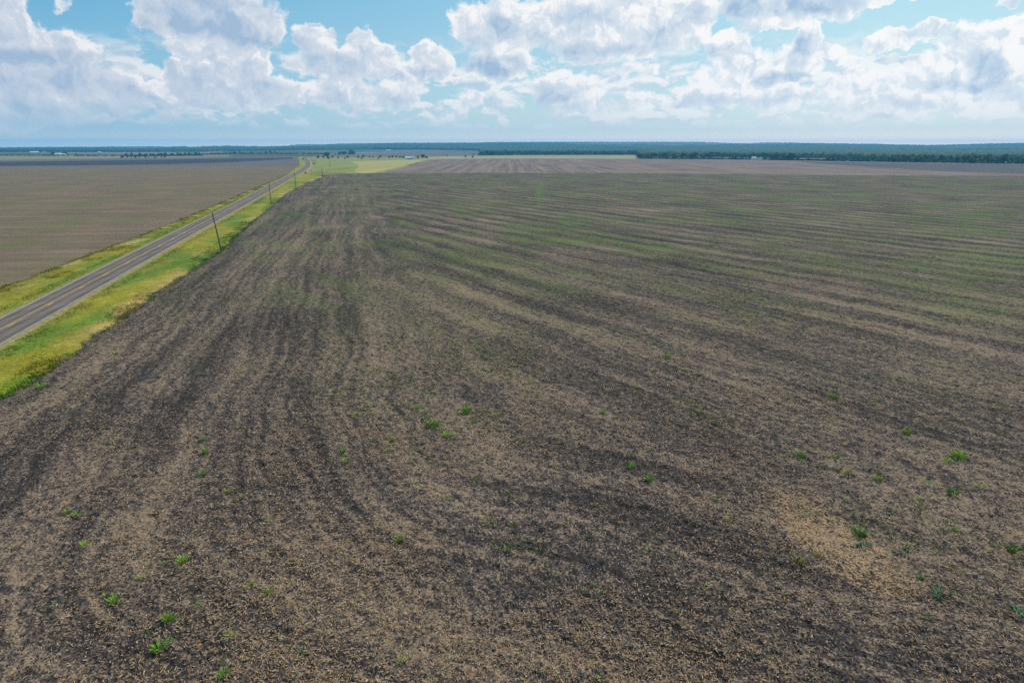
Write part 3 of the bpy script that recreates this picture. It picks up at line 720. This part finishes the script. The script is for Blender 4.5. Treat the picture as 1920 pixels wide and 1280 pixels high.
# ------------------------------------------------------------------ trees
M_bark = simple('tree_bark', (.10,.08,.06), .3, 2.)
M_leaf = simple('tree_leaves', (.06,.09,.03), .25, .6, .8, attr=True)
def crown_mesh(seed, hh, rr, base, ncl, tone, wide=1.):
    r_ = np.random.default_rng(seed)
    cl = []
    for k in range(ncl):
        a = r_.uniform(0, 6.28); f = r_.uniform(0, 1)**.6; zz = r_.uniform(0, 1)
        prof = math.sin(math.pi*min(1, .18+zz*.82))**.6
        cl.append((math.cos(a)*rr*.68*f*prof*wide, math.sin(a)*rr*.68*f*prof, base+(hh-base)*(.08+.8*zz), rr*r_.uniform(.26, .46)))
    Vs, Cs = [], []
    tone = np.array(tone)*1.75; tones = np.array([tone, tone*1.5+np.array([.012,.012,0]), tone*.6])
    for (x, y, z, r) in cl:
        n = 46; d = r_.normal(size=(n, 3)); d /= np.linalg.norm(d, axis=1)[:, None]
        p = np.array([x, y, z])+d*r*r_.uniform(.6, 1.05, (n, 1))*np.array([1, 1, .8])
        s = rr*r_.uniform(.07, .14, n); u_ = r_.normal(size=(n, 3)); u_ -= (u_*d).sum(1)[:, None]*d*.7; u_ /= np.linalg.norm(u_, axis=1)[:, None]
        w_ = np.cross(d, u_)
        q = np.stack([p-u_*s[:, None], p-w_*s[:, None]*.7, p+u_*s[:, None], p+w_*s[:, None]*.7], 1)
        Vs.append(q.reshape(-1, 3)); t = tones[r_.choice(3, p=[.5, .3, .2])]
        Cs.append(np.repeat(t[None]*r_.uniform(.75, 1.25, (n, 1)), 4, 0))
    V = np.concatenate(Vs); V[:, 2] = np.maximum(V[:, 2], base*.3)
    return mesh('crown', V, np.arange(len(V)).reshape(-1, 4), np.concatenate(Cs))
def trunk_mesh(seed, hh, rr, base):
    r_ = np.random.default_rng(seed+99)
    parts = [tube([(0,0,-.3),(0.05,0,base*.6),(.1,.05,base+(hh-base)*.35),(.05,0,hh*.8)], [rr*.075, rr*.06, rr*.042, rr*.015], 8)]
    for k in range(5):
        a = k*1.26+r_.uniform(-.4, .4); z0 = base*.7+(hh-base)*.08*k
        parts.append(tube([(0.05,0,z0),(math.cos(a)*rr*.35, math.sin(a)*rr*.35, z0+hh*.14),(math.cos(a)*rr*.62, math.sin(a)*rr*.62, z0+hh*.26)], [rr*.035, rr*.025, rr*.01], 6))
    return mesh('trunk', *merge(parts), smooth=True)
TREES = []
for s, (h, r, b, tone) in enumerate([(10,5,1.6,(.042,.068,.022)),(9,5.4,1.2,(.062,.095,.030)),(11,4.6,2.0,(.034,.060,.022)),(8.5,4.8,1.0,(.080,.100,.036)),(10,5.6,1.4,(.050,.088,.026))]):
    TREES.append((h, r, crown_mesh(s+1, h, r, b, 17, tone), trunk_mesh(s+1, h, r, b)))
BUSH = [crown_mesh(40+s, 3.2, 2.2, .1, 9, t) for s, t in enumerate([(.032,.05,.02), (.045,.062,.024)])]
BUSHT = trunk_mesh(60, 3., 2.2, .4)
def tree(x, y, h, label, group, k=None, wide=1., z=0.):
    k = random.randrange(len(TREES)) if k is None else k
    H, R, cm, tm = TREES[k]
    e = empty('tree', (x, y, z), random.uniform(0, 6.28)); s = h/H; e.scale = (s*wide, s*wide, s)
    obj('crown', cm, M_leaf, e); obj('trunk', tm, M_bark, e)
    return tag(e, label, 'tree', group)
def belt(x0, y0, x1, y1, hpx, step, label, group, rows=1, jit=1.):
    n = int(abs(x1-x0)/step)
    for r in range(rows):
        for i in range(n):
            f = (i+random.uniform(.15, .85))/n; px = x0+(x1-x0)*f; py = y0+(y1-y0)*f-r*1.5+random.uniform(-.5, .25)*jit
            x, y = g(px, py); h = hpx/F*math.hypot(x, y)*random.uniform(.5, 1.25)*.97
            tree(x, y, h, label, group, wide=random.uniform(.9, 1.3))
belt(905,290.2,1195,290.8,6.2,6,'dark tree in the belt behind the pale stubble strip','trees of the middle belt behind the stubble strip',2)
belt(897,292,925,291.5,9,9,'taller dark tree at the left end of the middle belt','tall trees ending the middle belt at left')
belt(1192,298.2,1338,298.6,10.5,9,'round dark tree in the clump at the right end of the stubble strip','trees of the clump right of the stubble strip',2)
belt(1366,298.8,1408,299.2,9.5,9,'dark tree left of the two small white sheds','trees left of the white sheds',1)
belt(1430,300.2,1500,301,11,9,'tall dark tree right of the two small white sheds','trees right of the white sheds',2)
belt(1545,301.8,1660,304,7.5,9,'low tree on the wood edge below the grassy clearing','low trees along the clearing',1)
belt(1660,304.4,1800,306.6,10.5,10,'dark tree on the wood edge above the slate fallow wedge','trees on the wood edge above the fallow wedge',2)
belt(1800,306.8,1990,308.8,12,11,'tall dark tree on the wood edge at the far right','tall trees on the far right wood edge',2)
belt(228,296.8,316,296.6,4,8,'small dark tree on the meadow edge left of the pink farm','trees on the near meadow edge at left')
belt(236,294,380,292.2,5.5,7,'dark tree in the row leading to the pink farm','trees in the row leading to the pink farm')
belt(423,288.8,452,288.4,4.5,6,'dark tree right of the pink farm','trees just right of the pink farm')
belt(638,291.6,664,291,8,6,'dark tree in the grove left of the white farmhouse','trees of the grove left of the white farmhouse',2)
belt(614,291,640,291.2,5,7,'low tree at the left of the grove','low trees left of the grove')
for (px, py, hp, lab) in [(101,291,6,'dark tree between the white sheds at far left'),(122,291,6,'dark tree at the right end of the white sheds at far left'),(143,292,4,'low tree right of the far left sheds'),
     (471,287.8,4,'lone tree in the pale far field right of the pink farm'),(499,287.6,4,'left tree of a wide spaced pair before the road bend'),(507,287.6,4.5,'middle tree before the road bend'),(516,287.6,4,'right tree before the road bend'),
     (613,295.6,10,'tallest dark tree beside the road bend'),(784,297.6,5.5,'dark tree touching the right wall of the white farmhouse'),(793,297,7.5,'taller dark tree just right of the white farmhouse'),(800,297.6,5,'tree at the corner of the brown rows right of the farmhouse'),
     (756,297.2,5,'dark tree at the left wall of the white farmhouse'),(750,296.8,4.5,'dark low tree a step left of the white farmhouse'),(743,296,4,'low dark tree two steps left of the white farmhouse'),(736,296,4.5,'dark tree at the left start of the farmhouse trees'),
     (838,293.6,3.6,'lone low tree on the yellow strip right of the farmhouse'),(873,295.4,4.4,'left of two low trees in the stubble strip'),(886,296.4,4,'right of two low trees in the stubble strip'),(888,292,4.5,'dark low tree where the middle belt begins')]:
    x, y = g(px, py); tree(x, y, hp/F*math.hypot(x, y), lab, None, wide=1.25)
for i, (px, py, hp, lab) in enumerate([(597,296.4,5,'dark round bush, first right of the road bend'),(605.5,296.4,4,'small dark bush, second right of the road bend'),(615.5,298,4.5,'dark bush at the foot of the tallest tree by the bend'),(624,296,4,'dark bush right of the tallest tree by the bend'),
     (634,297,3,'faint little bush in the green pasture'),(646.5,298.4,3,'low bush in the pasture, nearest the green patch'),(652,296.4,4,'dark bush below the grove'),(672,296.4,4.2,'dark bush, left of a pair on the dry pasture rim'),(677.5,298.6,3.2,'low bush just in front of the pasture rim pair'),
     (681,295.6,4.4,'dark bush, right of a pair on the dry pasture rim'),(693,295.6,3,'wide low bush on the rim between pairs'),(699,295.8,3,'second wide low bush on the rim between pairs'),(708.5,298.4,2.6,'low bush at the front rim of the dry pasture'),(713,296.2,4.4,'dark bush right of the dry pasture rim'),(730.5,296.6,3.6,'small dark bush before the farmhouse trees'),
     (568,300,3,'low bush on the left verge at the road bend'),(573,325.4,3,'low dark bush at the verge right of the road')]):
    x, y = g(px, py); e = empty('bush', (x, y, 0), i*1.3); s = hp/F*math.hypot(x, y)/3.; e.scale = (s*1.15, s*1.15, s)
    obj('crown', BUSH[i % 2], M_leaf, e); obj('trunk', BUSHT, M_bark, e); tag(e, lab, 'bush', 'bushes dotted over the pasture')

# far woods: one canopy mass climbing the hills, and scrub lines
M_wood = simple('wood_canopy', (.045,.075,.022), .3, .02, .9, attr=True)
def canopy(name, label, azr, rfun, rmax, nr, na, hgt, dens):
    az = np.radians(np.linspace(azr[0], azr[1], na)); T = np.linspace(0, 1, nr)**1.35
    r0 = rfun(az); R = r0[None]*(1-T[:, None])+rmax*T[:, None]; A = np.repeat(az[None], nr, 0)
    X, Y = R*np.sin(A), R*np.cos(A)
    sc = 1/np.maximum(14., R*.0042)
    cl = fbm(A*420, T[:, None]*nr*.45+0*A, 4, 7)
    big = fbm(X*.0022, Y*.0011, 4, 15)
    dd = sstep(dens, dens+.07, big+.25*(1-sstep(0, .05, T))[:, None])
    Z = terrain(A, R)+dd*hgt*(.35+1.15*cl)-(1-dd)*3
    Z[0] = -1
    col = np.array((.046,.078,.024))*(.25+1.7*cl[..., None]**1.5)
    pale = (sstep(.56, .66, fbm(X*.0016+5, Y*.0006, 4, 19))*sstep(.25, .6, T)[:, None])[..., None]
    Z = Z-pale[..., 0]*6; col = col*(1-pale)+np.array((.17,.16,.09))*pale
    i = np.arange(nr-1)[:, None]*na+np.arange(na-1)[None]
    Fq = np.stack([i, i+na, i+na+1, i+1], -1).reshape(-1, 4)[:, ::-1]
    tag(obj(name, mesh(name, np.stack([X, Y, Z], -1).reshape(-1, 3), Fq, col.reshape(-1, 3)), M_wood), label, 'woodland', kind='stuff')
def azpx(px): return math.degrees(math.atan((px-CX)/F/(cp+(CY-HZ)/F*sp)))
def rpx(py): return g(CX, py)[1]
def rf_right(az):
    px = CX+F*np.tan(az)*(cp+(CY-HZ)/F*sp)
    yy = np.interp(px, [880,1190,1200,1340,1440,1560,1660,1920,2100], [288.5,288.5,294.5,294.5,296,297,301,303,304])
    return np.array([rpx(v) for v in yy])/np.cos(az)
canopy('distant_wood', 'blue green woodland mass covering the low ground and hills at right', (azpx(900), azpx(2150)), rf_right, 6600, 150, 900, 9., .36)
def rf_left(az):
    px = CX+F*np.tan(az)*(cp+(CY-HZ)/F*sp)
    yy = np.interp(px, [-200,300,520,700,905], [285.6,285.3,283.6,282.6,283.4])
    return np.array([rpx(v) for v in yy])/np.cos(az)
canopy('distant_hill_wood', 'blue wooded hills along the left and middle horizon', (azpx(-250), azpx(905)), rf_left, 6600, 80, 800, 8., .38)
def scrub(name, p0, p1, hpx, n, label):
    Vs = []; Cs = []
    for i in range(n):
        f = random.random(); px = p0[0]+(p1[0]-p0[0])*f
        if 1403 < px < 1433: continue
        py = p0[1]+(p1[1]-p0[1])*f+random.uniform(-.25, .25)
        x, y = g(px, py); s = hpx/F*math.hypot(x, y)*random.uniform(.5, 1.1)
        k = 14; d = rng.normal(size=(k, 3)); d /= np.linalg.norm(d, axis=1)[:, None]; d[:, 2] = np.abs(d[:, 2])
        p = np.array([x, y, 0])+d*np.array([s*1.6, s, s]); u_ = rng.normal(size=(k, 3)); u_ /= np.linalg.norm(u_, axis=1)[:, None]; w_ = np.cross(d, u_)
        s2 = s*.4; Vs.append(np.stack([p-u_*s2, p-w_*s2, p+u_*s2, p+w_*s2], 1).reshape(-1, 3)); Cs.append(np.tile(np.array((.045,.062,.026))*random.uniform(.6, 1.3), (k*4, 1)))
    V = np.concatenate(Vs)
    tag(obj(name, mesh(name, V, np.arange(len(V)).reshape(-1, 4), np.concatenate(Cs)), M_leaf), label, 'scrub', kind='stuff')
scrub('hedgerow', (378,288.9), (615,288.8), 1.7, 260, 'thin dark line of scrub beyond the road bend')
scrub('meadow_scrub', (0,292), (270,293), 1.6, 160, 'thin line of scrub across the left hay meadow')
scrub('field_edge_scrub', (1440,299.6), (1560,301), 1.6, 60, 'low scrub along the grassy clearing')
scrub('wood_undergrowth', (1192,297.6), (1436,299.4), 3.0, 120, 'low undergrowth filling between the trunks beside the white sheds')
scrub('wood_edge_undergrowth', (1436,300), (1990,308), 3.0, 320, 'low undergrowth filling the foot of the right hand wood')
scrub('belt_undergrowth', (897,291), (1195,290.4), 2.6, 260, 'low undergrowth along the foot of the middle belt')
scrub('farm_row_undergrowth', (232,293.6), (380,292), 2.2, 130, 'low undergrowth along the row leading to the pink farm')

# ------------------------------------------------------------------ farm buildings
M_ww = simple('white_siding', (.72,.72,.70), .06, .4, .6); M_wr = simple('pale_metal_roof', (.55,.56,.57), .08, .3, .5)
M_pink = simple('pinkish_siding', (.42,.33,.33), .08, .4); M_pr = simple('faded_red_roof', (.30,.21,.21), .12, .3)
M_glass = simple('dark_window_glass', (.03,.035,.04), .1, 1., .2); M_door = simple('grey_door', (.2,.2,.2), .1, 1.)
def house(px, py, wpx, hpx, wall, roof, label, cat, rz=0., gable=False, depth=.55):
    x, y = g(px, py); d = math.hypot(x, y); w = wpx/F*d; h = hpx/F*d
    e = empty('farm_building', (x, y, 0), -math.atan2(x, y)+rz); tag(e, label, cat)
    hw, dp = w/2, w*depth/2; he = h*.58
    if gable:       # gable end to the viewer
        V = np.array([(-hw,-dp,0),(hw,-dp,0),(hw,dp,0),(-hw,dp,0),(-hw,-dp,he),(hw,-dp,he),(hw,dp,he),(-hw,dp,he),(0,-dp,h*.97),(0,dp,h*.97)], float)
        Fc = [[0,1,5,8,4],[1,2,6,5],[2,3,7,9,6],[3,0,4,7]]
        a, b = (-hw-.3,-dp-.3,he-.15), (hw+.3,-dp-.3,he-.15)
        R = np.array([a,(0,-dp-.3,h),b,(-hw-.3,dp+.3,he-.15),(0,dp+.3,h),(hw+.3,dp+.3,he-.15)], float)
        R = np.concatenate([R, R+np.array([0,0,.18])])
        RF = [[0,3,4,1],[1,4,5,2],[6,7,10,9],[7,8,11,10],[0,1,7,6],[1,2,8,7],[3,9,10,4],[4,10,11,5],[0,6,9,3],[2,5,11,8]]
    else:
        V = np.array([(-hw,-dp,0),(hw,-dp,0),(hw,dp,0),(-hw,dp,0),(-hw,-dp,he),(hw,-dp,he),(hw,dp,he),(-hw,dp,he),(-hw,0,h*.97),(hw,0,h*.97)], float)
        Fc = [[0,1,5,4],[1,2,6,9,5],[2,3,7,6],[3,0,4,8,7]]
        R = np.array([(-hw-.4,-dp-.4,he-.15),(-hw-.4,0,h),(-hw-.4,dp+.4,he-.15),(hw+.4,-dp-.4,he-.15),(hw+.4,0,h),(hw+.4,dp+.4,he-.15)], float)
        R = np.concatenate([R, R+np.array([0,0,.18])])
        RF = [[0,3,4,1],[1,4,5,2],[6,7,10,9],[7,8,11,10],[0,1,7,6],[1,2,8,7],[3,9,10,4],[4,10,11,5],[0,6,9,3],[2,5,11,8]]
    obj('wall', mesh('wall', V, Fc), wall, e); obj('roof', mesh('roof', R, RF), roof, e)
    if w > 8:
        obj('door', mesh('door', *box(-.7, .5, -dp-.06, -dp+.05, 0, min(2.2, he*.85))), M_door, e)
        for q in (-.62, -.3, .35, .68):
            obj('window', mesh('window', *box(q*hw-.7, q*hw+.7, -dp-.05, -dp+.05, he*.35, he*.75)), M_glass, e)
    return e
house(767,299,13,4.6,M_ww,M_wr,'long white farmhouse with pale roof at the corner of the brown rows','farmhouse',.15)
house(776,299,8,6,M_ww,M_wr,'taller white gabled barn joined to the long white farmhouse','barn',.1,True,1.4)
house(1413,299.2,7,4.4,M_ww,M_wr,'left of two small white sheds in the trees','shed',.3)
house(1425,299.6,6,4.8,M_ww,M_wr,'right of two small white sheds, gable end showing','shed',0,True,1.3)
house(65,288,11,3.2,M_ww,M_wr,'low white shed, leftmost of the far left farmstead','shed')
house(83,288.6,8,3.8,M_ww,M_wr,'white gabled shed in the far left farmstead','shed',0,True,1.3)
house(109,291,9,2.8,M_ww,M_wr,'pale shed between two dark trees at far left','shed',.2)
house(118,291.4,8,2.6,M_ww,M_wr,'small white shed right of the far left trees','shed',-.2)
house(187,288.2,5,3,M_ww,M_wr,'tiny white building alone on the far left plain','shed')
house(384,290.4,14,4.4,M_pink,M_pr,'pinkish farmhouse left end of the pink farm','farmhouse')
house(401,288.8,15,3.4,M_pink,M_pr,'long low pinkish barn in the pink farm','barn')
house(413.5,287,5,4,M_ww,M_wr,'bright white silo shed right of the pinkish barn','shed',0,True,1.1)
house(728,284,9,2.6,M_wr,M_wr,'pale distant building before the blue hills','building')

# ------------------------------------------------------------------ hazy air
def build_haze():
    V, Fc = box(-7800, 7800, -7800, 7800, -14, 82)
    m = bpy.data.materials.new('thin_air'); m.use_nodes = True; t = NT(m.node_tree); t.n.clear()
    out = t.node('ShaderNodeOutputMaterial'); v = t.node('ShaderNodeVolumePrincipled')
    v.inputs['Color'].default_value = (.10,.52,1.,1); v.inputs['Density'].default_value = 1.35e-4; v.inputs['Anisotropy'].default_value = .2
    t.l.new(v.outputs[0], out.inputs['Volume'])
    tag(obj('haze', mesh('haze', V, Fc), m), 'pale blue haze in the air over the plain', 'haze', kind='stuff')
build_haze()
